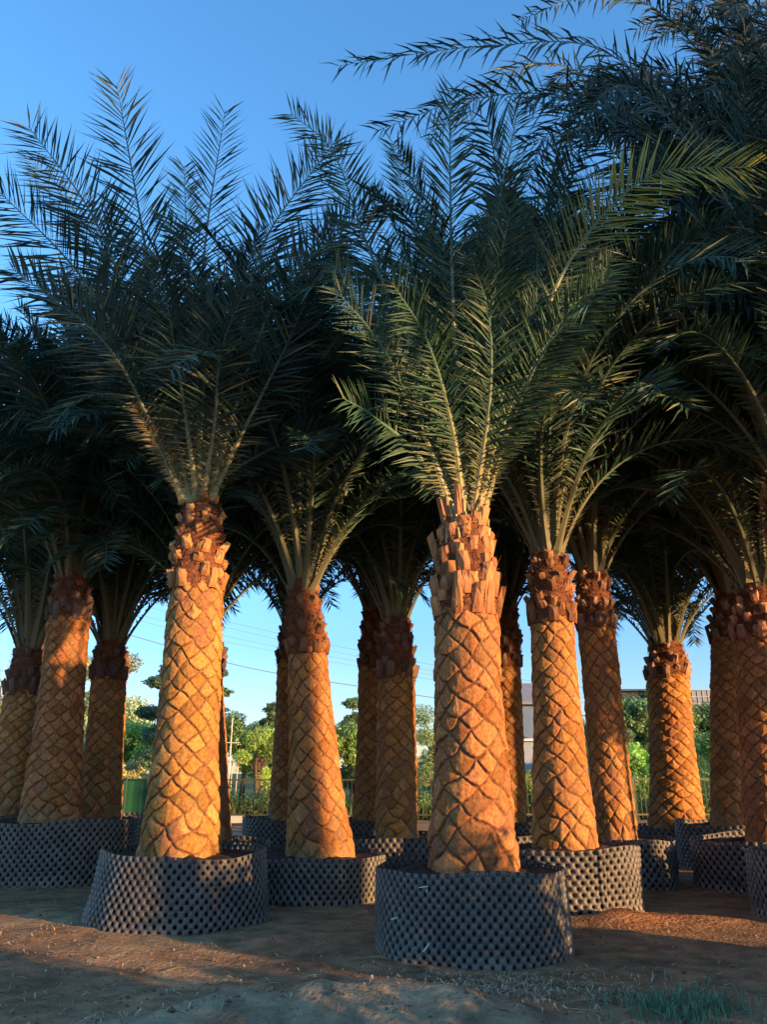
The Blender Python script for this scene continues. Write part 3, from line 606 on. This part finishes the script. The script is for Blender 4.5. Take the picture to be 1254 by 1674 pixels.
#@@BACKGROUND
# ------------------------------------------------------------ bushes and trees behind the fence
def leaf_cloud(mb, centres, n, size, col, seed, flat=.5):
    """n leaf cards spread through ellipsoids (cx,cy,cz,rx,ry,rz)"""
    rs = np.random.RandomState(seed); vol = np.array([c[3]*c[4]*c[5] for c in centres])**.7; vol /= vol.sum()
    pick = rs.choice(len(centres), n, p=vol); Cn = np.array(centres)[pick]
    d = rs.normal(size=(n, 3)); d /= np.linalg.norm(d, axis=1)[:, None]
    r = rs.rand(n)**(.28) * (1 + .22*np.sin(d[:, 0]*5 + pick)*np.cos(d[:, 2]*6 + pick*1.7)) * rs.uniform(.85, 1.08, n)
    P = Cn[:, :3] + d*r[:, None]*Cn[:, 3:6]
    nn = d*.7 + rs.normal(size=(n, 3))*.6 + np.array([0, 0, .4]); nn /= np.linalg.norm(nn, axis=1)[:, None]
    a = rs.normal(size=(n, 3)); a -= nn*np.sum(a*nn, 1)[:, None]; a /= np.linalg.norm(a, axis=1)[:, None]; b = np.cross(nn, a)
    s = size * rs.uniform(.6, 1.3, n)[:, None]
    V = np.stack([P-a*s, P-b*s*flat, P+a*s, P+b*s*flat], 1).reshape(-1, 3)
    ph = rs.uniform(.6, 1.5, len(centres))[pick]
    c = np.array(col) * (ph*rs.uniform(.7, 1.35, n))[:, None] + rs.uniform(-.004, .012, (n, 1))*np.array([1, .9, .2])
    mb.add(V, np.arange(n*4).reshape(n, 4), col=np.repeat(c, 4, 0))
def bush(name, label, cat, lobes, n, size, col, seed, group, trunk=True, flat=.5):
    """lobes given as (u, v, radius_px, flatness, Y)"""
    Ls = []
    for (u, v, rp, fl, Y) in lobes:
        c = at(u, v, Y); d = Y*math.cos(PITCH) + (c.z-CAM_H)*math.sin(PITCH); r = rp*d/F_PX
        Ls.append((c.x, c.y, c.z, r, r*.9, r*fl))
    n = int(n*3.2); size *= .82; col = tuple(c*2.5 for c in col)
    bx = sum(l[0] for l in Ls)/len(Ls); by = Ls[0][1]; g0 = gz(bx, by)
    root = empty(name, (bx, by, g0)); tag(root, label, cat, group)
    mb = MB(); leaf_cloud(mb, [(l[0]-bx, l[1]-by, l[2]-g0, *l[3:]) for l in Ls], n, size, col, seed, flat); mb.build('crown', M_LEAF, root)
    if trunk:
        mt = MB(); top = max(l[2] for l in Ls) - g0; rs = random.Random(seed)
        rr = .03 + top*.018
        mt.tube([(0, 0, -.1), (rs.uniform(-.1, .1), 0, top*.3), (rs.uniform(-.15, .15), 0, top*.6), (0, 0, top*.92)], [rr*1.5, rr, rr*.7, rr*.3], 8, col=(.10, .07, .05))
        for l in Ls:
            z1 = l[2]-g0; mt.tube([(0, 0, max(.1, z1*.6)), ((l[0]-bx)*.5, (l[1]-by)*.5, z1*.85), (l[0]-bx, l[1]-by, z1)], [rr*.5, rr*.35, rr*.15], 6, col=(.10, .07, .05))
        mt.build('trunk', M_STUB, root)
    return root
rnd = random.Random(5)
GR = 'shrubs and trees behind the fence'
def blob(u0, u1, v0, v1, n, r, Y, fl=.8, seed=0):
    rs = random.Random(seed); return [(rs.uniform(u0, u1), v0 + (v1-v0)*rs.random()**.8, r*rs.uniform(.7, 1.2), fl, Y + rs.uniform(-1, 1)) for _ in range(n)]
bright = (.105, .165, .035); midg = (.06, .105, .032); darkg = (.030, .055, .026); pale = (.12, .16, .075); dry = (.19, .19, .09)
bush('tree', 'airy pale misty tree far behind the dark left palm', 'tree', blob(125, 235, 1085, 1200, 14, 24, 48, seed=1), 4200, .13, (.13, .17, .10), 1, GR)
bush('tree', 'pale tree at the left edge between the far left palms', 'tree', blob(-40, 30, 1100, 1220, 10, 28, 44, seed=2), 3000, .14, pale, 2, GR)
bush('shrub', 'yellow-green shrub between the two left palms above the green screen', 'shrub', blob(190, 250, 1195, 1250, 10, 24, 29, seed=3), 3600, .07, bright, 3, GR)
bush('shrub', 'bright shrub seen through the narrow gap left of the dark palm', 'shrub', blob(105, 160, 1190, 1270, 10, 22, 30, seed=33), 2600, .07, bright, 33, GR)
bush('shrub', 'dry straw-coloured shrub low above the green screen', 'shrub', blob(150, 230, 1250, 1290, 9, 18, 27.5, seed=4), 2400, .055, dry, 4, GR)
bush('cloud_pruned_tree', 'dark tiered tree clipped into cushions behind the big left palm', 'tree',
     [(258, 1115, 22, .5, 27), (285, 1095, 26, .5, 27), (350, 1100, 24, .42, 27), (356, 1132, 24, .35, 26.6), (352, 1160, 22, .35, 27), (358, 1180, 18, .4, 26.8), (340, 1200, 24, .45, 27),
      (245, 1165, 24, .5, 26.8), (260, 1200, 28, .6, 26.6), (250, 1240, 26, .6, 26.6), (300, 1150, 34, .7, 27.4), (300, 1220, 34, .8, 27.4)], 9000, .06, darkg, 5, GR)
bush('tree', 'dark-topped flowering tree right of the tiered tree', 'tree', blob(375, 440, 1165, 1225, 12, 22, 31, seed=6), 4500, .07, midg, 6, GR)
bush('shrub', 'bright yellow-green bamboo clump left of the middle palm', 'shrub', blob(395, 470, 1190, 1280, 14, 24, 27, seed=7), 5200, .06, bright, 7, GR, flat=.3)
bush('topiary_tree', 'small round clipped treetop left of the middle palm', 'tree', [(446, 1160, 15, .8, 30), (440, 1180, 16, .6, 30)], 900, .06, darkg, 8, GR)
bush('topiary_tree', 'clipped tree with a ball on top right of the middle palm', 'tree', [(576, 1150, 16, .6, 29), (582, 1178, 22, .6, 29), (568, 1200, 24, .6, 29), (590, 1215, 20, .6, 29)], 2200, .06, midg, 9, GR)
bush('shrub', 'leafy green shrub between the middle palm and the half-lit palm', 'shrub', blob(535, 610, 1185, 1280, 14, 24, 27.5, seed=10), 5200, .065, (.08, .13, .035), 10, GR)
bush('shrub', 'bamboo shrub seen left of the foreground palm trunk', 'shrub', blob(680, 740, 1165, 1290, 14, 24, 27, seed=11), 4600, .065, (.085, .125, .045), 11, GR, flat=.3)
bush('shrub', 'low green shrub in the gap right of the foreground palm', 'shrub', blob(838, 890, 1245, 1310, 9, 20, 27, seed=12), 3000, .06, bright, 12, GR)
bush('shrub', 'tall wispy shrub beside the slim leaning palm', 'shrub', blob(1005, 1030, 1180, 1300, 9, 16, 26.5, seed=13), 3000, .055, (.09, .13, .05), 13, GR, flat=.3)
bush('shrub', 'bright hedge behind the pickets left of the short stout palm', 'shrub', blob(1020, 1090, 1215, 1290, 12, 26, 29, seed=14), 4200, .07, (.075, .15, .03), 14, GR)
bush('shrub', 'bright hedge behind the pickets right of the short stout palm', 'shrub', blob(1125, 1230, 1205, 1290, 14, 28, 29.5, seed=15), 5000, .07, (.075, .15, .03), 15, GR)
for k, (u0, u1, v0, v1, lab) in enumerate([(1000, 1060, 1140, 1200, 'dark green treetop on the slope left of the short stout palm'), (1060, 1130, 1145, 1210, 'dark green treetop on the slope behind the short stout palm'),
        (1120, 1180, 1165, 1215, 'dark green treetop on the slope below the grey net house'), (1170, 1250, 1140, 1200, 'dark green treetop on the slope behind the rightmost palms')]):
    bush('tree', lab, 'tree', blob(u0, u1, v0, v1, 12, 24, 52 + k*3, seed=20+k), 4200, .15, (.05, .09, .035), 20+k, GR)
# ground cover on the slope and weeds on the fence
def weeds(name, x0, x1, y0, y1, n, h, col, seed, label):
    rs = np.random.RandomState(seed); x = rs.uniform(x0, x1, n); y = rs.uniform(y0, y1, n); z = ground_h(x, y)
    hh = h * rs.uniform(.35, 1.1, n); a = rs.uniform(0, 2*PI, n); w = .012 + .03*rs.rand(n)
    dx, dy = np.cos(a)*w, np.sin(a)*w; lx, ly = rs.normal(0, .45, n)*hh, rs.normal(0, .45, n)*hh
    V = np.stack([np.stack([x-dx, y-dy, z], 1), np.stack([x+dx, y+dy, z], 1), np.stack([x+lx, y+ly, z+hh], 1)], 1).reshape(-1, 3)
    mb = MB(); mb.add(V, t=np.arange(n*3).reshape(n, 3), col=np.repeat(np.array(col)*rs.uniform(.6, 1.5, n)[:, None], 3, 0))
    return tag(mb.build(name, M_LEAF), label, name.replace('_', ' '), kind='stuff')
weeds('weeds', -7.5, 9, 24.6, 26.5, 9000, .6, (.10, .18, .045), 1, 'tangled green weeds growing along behind the fence')
rq2 = random.Random(3); mb = MB()
leaf_cloud(mb, [(rq2.uniform(-6, 11), rq2.uniform(24.7, 25.6), rq2.uniform(.2, .6), rq2.uniform(.3, .6), .3, rq2.uniform(.25, .6)) for _ in range(60)], 26000, .045, (.12, .22, .055), 90)
tag(mb.build('creepers', M_LEAF), 'leafy green creepers massed behind the fence rails', 'creepers', kind='stuff')
weeds('slope_grass', 3, 40, 32, 70, 26000, .8, (.07, .13, .03), 2, 'green ground cover over the far slope at right')

# ------------------------------------------------------------ fences
def picket_fence(label, u0, u1, Y, h, col, railw=.035, gap=.13, seed=0, flip=False):
    x0, x1 = gx(u0, Y), gx(u1, Y); root = empty('metal_fence', ((x0+x1)/2, Y, 0)); tag(root, label, 'fence'); L = x1-x0
    mb = MB(); mb.box((0, 0, h), (L, .04, railw*1.3), col=col); mb.box((0, 0, .16), (L, .035, railw), col=col); mb.build('rail', M_METAL, root)
    mb = MB(); n = int(L/gap)
    for i in range(n): mb.box((-L/2 + (i+.5)*gap, 0, h/2+.05), (.016, .016, h-.02), col=np.array(col)*.9)
    mb.build('pickets', M_METAL, root)
    for i in range(int(L/2.4)+1):
        mb = MB(); mb.box((-L/2 + i*2.4, -.03, (h+.06)/2), (.06, .06, h+.06), col=np.array(col)*1.1); mb.build('post', M_METAL, root)
    return root
picket_fence('dark metal picket fence running between the middle palms', 345, 760, 24.0, 1.13, (.05, .05, .04))
picket_fence('olive metal picket fence at the right of the grove', 775, 1330, 24.3, 1.15, (.09, .095, .05), railw=.05)
def mesh_fence(label, u0, u1, Y, h):
    x0, x1 = gx(u0, Y), gx(u1, Y); root = empty('wire_mesh_fence', ((x0+x1)/2, Y, 0)); tag(root, label, 'fence'); L = x1-x0
    mb = MB(); mb.tube([(-L/2, 0, h), (L/2, 0, h)], .025, 8, col=(.03, .06, .045)); mb.tube([(-L/2, 0, .08), (L/2, 0, .08)], .02, 8, col=(.03, .06, .045)); mb.build('rail', M_METAL, root)
    mb = MB(); s = .11; n = int(L/s); m_ = int(h/s)
    for i in range(-m_, n):
        a = max(0, -i)*s; b = min(h, (n-i)*s)
        if b <= a: continue
        mb.tube([(-L/2+i*s+a, 0, a), (-L/2+i*s+b, 0, b)], .005, 4, col=(.04, .10, .06), cap=False)
        mb.tube([(L/2-i*s-a, .006, a), (L/2-i*s-b, .006, b)], .005, 4, col=(.04, .10, .06), cap=False)
    mb.build('wire_mesh', M_WIRE, root)
    mb = MB(); nx_ = 60; P = []
    for i in range(nx_+1):
        x = -L/2+L*i/nx_; dy = .08 + .03*math.sin(i*1.1)+.02*math.sin(i*2.7)
        P += [(x, dy, .12), (x, dy+.01, h-.02)]
    mb.add(P, [(2*i, 2*i+2, 2*i+3, 2*i+1) for i in range(nx_)], col=(.015, .12, .05)); mb.build('green_screen', M_WIRE, root)
    for i in range(int(L/2.5)+1):
        mb = MB(); mb.tube([(-L/2+i*2.5, -.04, 0), (-L/2+i*2.5, -.04, h+.05)], .03, 8, col=(.03, .06, .045)); mb.build('post', M_METAL, root)
mesh_fence('green wire mesh fence with a green screen behind it at left', -80, 335, 24.0, 1.15)
mb = MB(); mb.box((0, 0, .07), (9.5, .3, .22), col=(.42, .40, .36)); o = mb.build('kerb', M_WALL); o.location = (gx(120, 23.0), 23.2, 0); tag(o, 'pale concrete kerb at the foot of the green mesh fence', 'kerb')

# ------------------------------------------------------------ far buildings, poles and cables
b = at(858, 1230, 38); hx = b.x; root = empty('house', (hx, 38, 0)); tag(root, 'pale blue-grey gabled house between the foreground palm and the golden palm', 'house')
z_e, z_r = zat(1152, 38), zat(1122, 38); wz = 4.6
mb = MB(); mb.box((0, 2.5, z_e/2), (wz, 5, z_e), col=(.12, .17, .24)); mb.build('wall', M_WALL, root)
mb = MB(); mb.add([(-wz/2-.4, -.3, z_e), (wz/2+.4, -.3, z_e), (wz/2+.4, 2.5, z_r+.3), (-wz/2-.4, 2.5, z_r+.3), (-wz/2-.4, 5.3, z_e), (wz/2+.4, 5.3, z_e),
    (-wz/2-.4, -.3, z_e+.12), (wz/2+.4, -.3, z_e+.12), (wz/2+.4, 2.5, z_r+.42), (-wz/2-.4, 2.5, z_r+.42), (-wz/2-.4, 5.3, z_e+.12), (wz/2+.4, 5.3, z_e+.12)],
    [(0,1,2,3),(3,2,5,4),(6,9,8,7),(9,10,11,8),(0,6,7,1),(4,5,11,10),(0,3,9,6),(3,4,10,9),(1,7,8,2),(2,8,11,5)], col=(.20, .21, .22)); mb.build('roof', M_WALL, root)
mb = MB(); mb.box((-.3, -.03, z_e*.55), (.9, .06, 1.0), col=(.04, .05, .06)); mb.build('window', M_METAL, root)
b = at(866, 1215, 34); root = empty('shed', (b.x, 34, 0)); tag(root, 'low white box shed in front of the pale gabled house', 'shed')
zt_ = zat(1212, 34); mb = MB(); mb.box((0, 1, zt_/2), (2.6, 2, zt_), col=(.26, .30, .34)); mb.build('wall', M_WALL, root)
mb = MB(); mb.box((0, 1, zt_+.06), (2.9, 2.3, .1), col=(.5, .52, .55)); mb.build('roof', M_WALL, root)
# grey net house on the slope
b = at(1150, 1140, 60); g0 = gz(b.x, 60); root = empty('net_house', (b.x, 60, g0)); tag(root, 'grey net greenhouse on the slope right of the short stout palm', 'greenhouse')
z1_ = zat(1128, 60) - g0; z0_ = max(.5, zat(1162, 60)-g0)
mb = MB(); mb.box((0, 2, z1_/2), (3.2, 4, z1_), col=(.20, .22, .22)); mb.build('net_wall', M_WIRE, root)
mb = MB()
for i in range(9): mb.box((-1.6+i*.4, -.03, z1_/2), (.05, .05, z1_), col=(.32, .34, .34))
for i in range(5): mb.box((0, -.05, z1_*(.4+.15*i)), (3.3, .04, .05), col=(.32, .34, .34))
mb.build('frame', M_METAL, root)
b = at(1030, 1125, 56); g0 = gz(b.x, 56); root = empty('long_shed', (b.x, 56, g0)); tag(root, 'long shed with a thin dark roof edge beyond the slim leaning palm', 'shed')
zr = zat(1131, 56)-g0; mb = MB(); mb.box((0, 2, zr/2), (3.2, 4, zr), col=(.05, .065, .07)); mb.build('wall', M_WALL, root)
mb = MB(); mb.box((0, 2, zr+.1), (4.2, 4.6, .14), col=(.06, .075, .10)); mb.build('roof', M_WALL, root)
# slender pole, white post, pole rack
b = at(374, 1268, 25.5); root = empty('pole', (b.x, 25.5, 0)); tag(root, 'thin pale pole with a crossbar behind the fence', 'pole')
zp = zat(1175, 25.5); mb = MB(); mb.tube([(0, 0, 0), (0, 0, zp)], [.028, .018], 8, col=(.6, .6, .56)); mb.build('mast', M_METAL, root)
mb = MB(); mb.tube([(-.9, -.03, zat(1214, 25.5)), (.3, -.03, zat(1214, 25.5))], .014, 6, col=(.6, .6, .56)); mb.build('crossbar', M_METAL, root)
b = at(131, 1268, 25.0); mb = MB(); mb.tube([(0, 0, 0), (0, 0, zat(1240, 25))], [.10, .09], 10, col=(.75, .75, .70)); o = mb.build('white_post', M_WALL); o.location = (b.x, 25.0, 0); tag(o, 'stout white post in the gap left of the dark left palm', 'post')
root = empty('pole_rack', (gx(355, 26, 1.3), 26.3, 0)); tag(root, 'rack of leaning pale sticks beside the big left palm', 'rack')
zr = zat(1245, 26); mb = MB(); mb.box((0, 0, zr), (1.5, .5, .05), col=(.25, .24, .22)); mb.build('top_shelf', M_WALL, root)
for i in range(7):
    mb = MB(); x = -.6 + i*.2; mb.tube([(x + rnd.uniform(-.15, .15), rnd.uniform(-.1, .1), 0), (x, 0, zr + rnd.uniform(0, .25))], .016, 6, col=(.55, .52, .44)); mb.build('stick', M_WALL, root)
for k, (pts, r, lab) in enumerate([
    ([(150, 955), (355, 1012), (600, 1066), (860, 1112), (1250, 1160)], .022, 'topmost of the thin cables crossing the sky'),
    ([(150, 966), (355, 1022), (600, 1076), (860, 1122), (1250, 1170)], .018, 'second thin cable from the top'),
    ([(150, 984), (355, 1037), (600, 1084), (860, 1128), (1250, 1176)], .018, 'third thin cable from the top'),
    ([(150, 994), (355, 1046), (600, 1092), (860, 1136), (1250, 1184)], .018, 'lowest of the four grouped thin cables'),
    ([(150, 1020), (355, 1079), (460, 1102), (600, 1124), (720, 1142), (860, 1160), (1250, 1200)], .05, 'thicker dark cable sagging below the grouped thin cables')]):
    mb = MB(); P = spline([at(u, v, 62) for u, v in pts], 40); mb.tube(P, r*.7, 5, col=(.20, .23, .28)); o = mb.build('overhead_cable', M_WIRE); tag(o, lab, 'cable', 'cables across the sky')

# ------------------------------------------------------------ litter, straw, pebbles, grass tuft
rs = np.random.RandomState(77); mb = MB()
n = 3200
for k in range(n):
    Y = 4.7 + 8.5*rs.rand()**1.5; X = rs.uniform(-.62, .62)*Y
    if rs.rand() < .35: X, Y = rs.normal(.9, .5), rs.normal(5.75, .25)
    if math.hypot(X-.75, Y-7) < .9 or math.hypot(X+2, Y-8.3) < .95: continue
    L = rs.uniform(.03, .16)*(1 + (rs.rand() < .1)); a = rs.uniform(0, PI); w = rs.uniform(.002, .007)
    z = gz(X, Y) + .006; dx, dy = math.cos(a)*L/2, math.sin(a)*L/2; px, py = -math.sin(a)*w, math.cos(a)*w; h = rs.uniform(.004, .03); bz = rs.uniform(-.01, .01)
    c = np.array([.46, .36, .22])*rs.uniform(.3, 1.25)
    mb.add([(X-dx, Y-dy, z), (X+px, Y+py, z+h+bz*.1), (X+dx, Y+dy, z+rs.uniform(0, .01)), (X-px, Y-py, z+h)], [(0, 3, 2, 1)], col=c)
tag(mb.build('leaf_litter', M_LITTER), 'dry straw and leaf bits scattered over the bare dirt', 'litter', kind='stuff')
mb = MB()
for k in range(4200):
    Y = 4.7 + 6.5*rs.rand()**1.4; X = rs.uniform(-.62, .62)*Y
    if math.hypot(X-.75, Y-7) < .95 or math.hypot(X+2, Y-8.3) < .98: continue
    r = rs.uniform(.003, .012)*(1+1.2*(rs.rand() < .05)); z = gz(X, Y)
    V = np.array([(1,0,0),(0,1,0),(-1,0,0),(0,-1,0),(0,0,.8),(0,0,-.5)], dtype=float)*r*rs.uniform(.7, 1.3, (6, 1)) + np.array([X, Y, z+r*.2])
    mb.add(V, t=[(0,1,4),(1,2,4),(2,3,4),(3,0,4),(1,0,5),(2,1,5),(3,2,5),(0,3,5)], col=np.array([.21, .14, .085])*rs.uniform(.5, 1.3))
tag(mb.build('soil_crumbs', M_SOIL), 'crumbs of dry soil scattered over the dirt', 'soil', kind='stuff')
mb = MB(); cg = (gx(1108, 5.4), 5.4)
for k in range(1500):
    f_ = 1 if rs.rand() < .8 else 2.2; X = cg[0] + rs.normal(0, .16)*f_; Y = cg[1] - .08 + rs.normal(0, .12)*f_; Y = max(Y, 4.7); z = gz(X, Y); L = rs.uniform(.03, .10); a = rs.uniform(0, 2*PI); ln_ = rs.uniform(.2, 1.0)*L
    w = rs.uniform(.002, .004); px, py = -math.sin(a)*w, math.cos(a)*w; dx, dy = math.cos(a)*ln_, math.sin(a)*ln_
    c = np.array([.10, .24, .13])*rs.uniform(.6, 1.6) if rs.rand() < .8 else np.array([.34, .28, .14])*rs.uniform(.6, 1.2)
    mb.add([(X-px, Y-py, z-.005), (X+px, Y+py, z-.005), (X+px*.8+dx*.5, Y+py*.8+dy*.5, z+L*.7), (X-px*.8+dx*.5, Y-py*.8+dy*.5, z+L*.7), (X+dx, Y+dy, z+L*.85)], [(0,1,2,3)], [(3,2,4)], c)
tag(mb.build('grass_tuft', M_LEAF), 'blue-green patch of grass on the dirt at the lower right', 'grass', kind='stuff')

#@@SHADE_SHRUBS
# unseen shrubs added at the right rear only to shade the yard's front
sd = Vector((-math.sin(SUN_AZ), math.cos(SUN_AZ))); cd = Vector((math.cos(SUN_AZ), math.sin(SUN_AZ)))
for k in range(10):
    cpos = 5.7 - k*1.15; spos = -3.4 + .15*math.sin(k*2.1)
    X = sd.x*spos + cd.x*cpos; Y = sd.y*spos + cd.y*cpos
    root = empty('shade_caster_shrub', (X, Y, 0)); tag(root, 'unseen shrub added beside the yard to cast shade', 'shrub', 'shrubs added for shade, out of view')
    mb = MB(); leaf_cloud(mb, [(0, 0, .95, .75, .7, .95), (.2, .1, .45, .7, .6, .5), (-.2, -.1, 1.2, .6, .5, .65)], 2600, .075, midg, 60+k); mb.build('crown', M_LEAF, root)
    mb = MB(); mb.tube([(0, 0, -.05), (.02, 0, .6), (0, 0, 1.3)], [.05, .04, .02], 7, col=(.1, .07, .05)); mb.build('trunk', M_STUB, root)

    if k == 1: root.scale = (1, 1, .62)  # lowered to let a streak of sun through
    if k == 3: root.scale = (1, 1, .7)
# taller unseen trees, added so their crowns keep sun off the upper fronds
for k, (sp, cp, z0, z1, rr) in enumerate([(-11, 2.2, 6.0, 10.5, 2.3), (-11.5, 5.1, 7.6, 12.5, 1.9), (-12, 7.25, 8.9, 14, 1.7), (-11, 10.2, 6.2, 14.5, 2.4), (-12.5, 12.6, 6.2, 11.5, 2.2), (-12, 15.0, 6.2, 10.5, 2.2), (-2.2, 10.72, 2.35, 4.6, .5)]):
    X = sd.x*sp + cd.x*cp; Y = sd.y*sp + cd.y*cp; zm = (z0+z1)/2; hz = (z1-z0)/2
    root = empty('tree', (X, Y, 0)); tag(root, 'unseen broad-leaved tree added at the right to cast shade', 'tree', 'trees added for shade, out of view')
    mb = MB(); leaf_cloud(mb, [(0, 0, zm, rr, rr, hz), (rr*.4, rr*.2, zm-hz*.3, rr*.7, rr*.7, hz*.6), (-rr*.4, -rr*.3, zm+hz*.2, rr*.7, rr*.7, hz*.6)], 8000 if rr > 1 else 2500, .13 if rr > 1 else .06, midg, 80+k); mb.build('crown', M_LEAF, root)
    mb = MB(); t_ = .16 if rr > 1 else .05; mb.tube([(0, 0, -.05), (.05, 0, z0*.6), (0, 0, zm)], [t_*1.4, t_, t_*.4], 8, col=(.1, .07, .05)); mb.build('trunk', M_STUB, root)
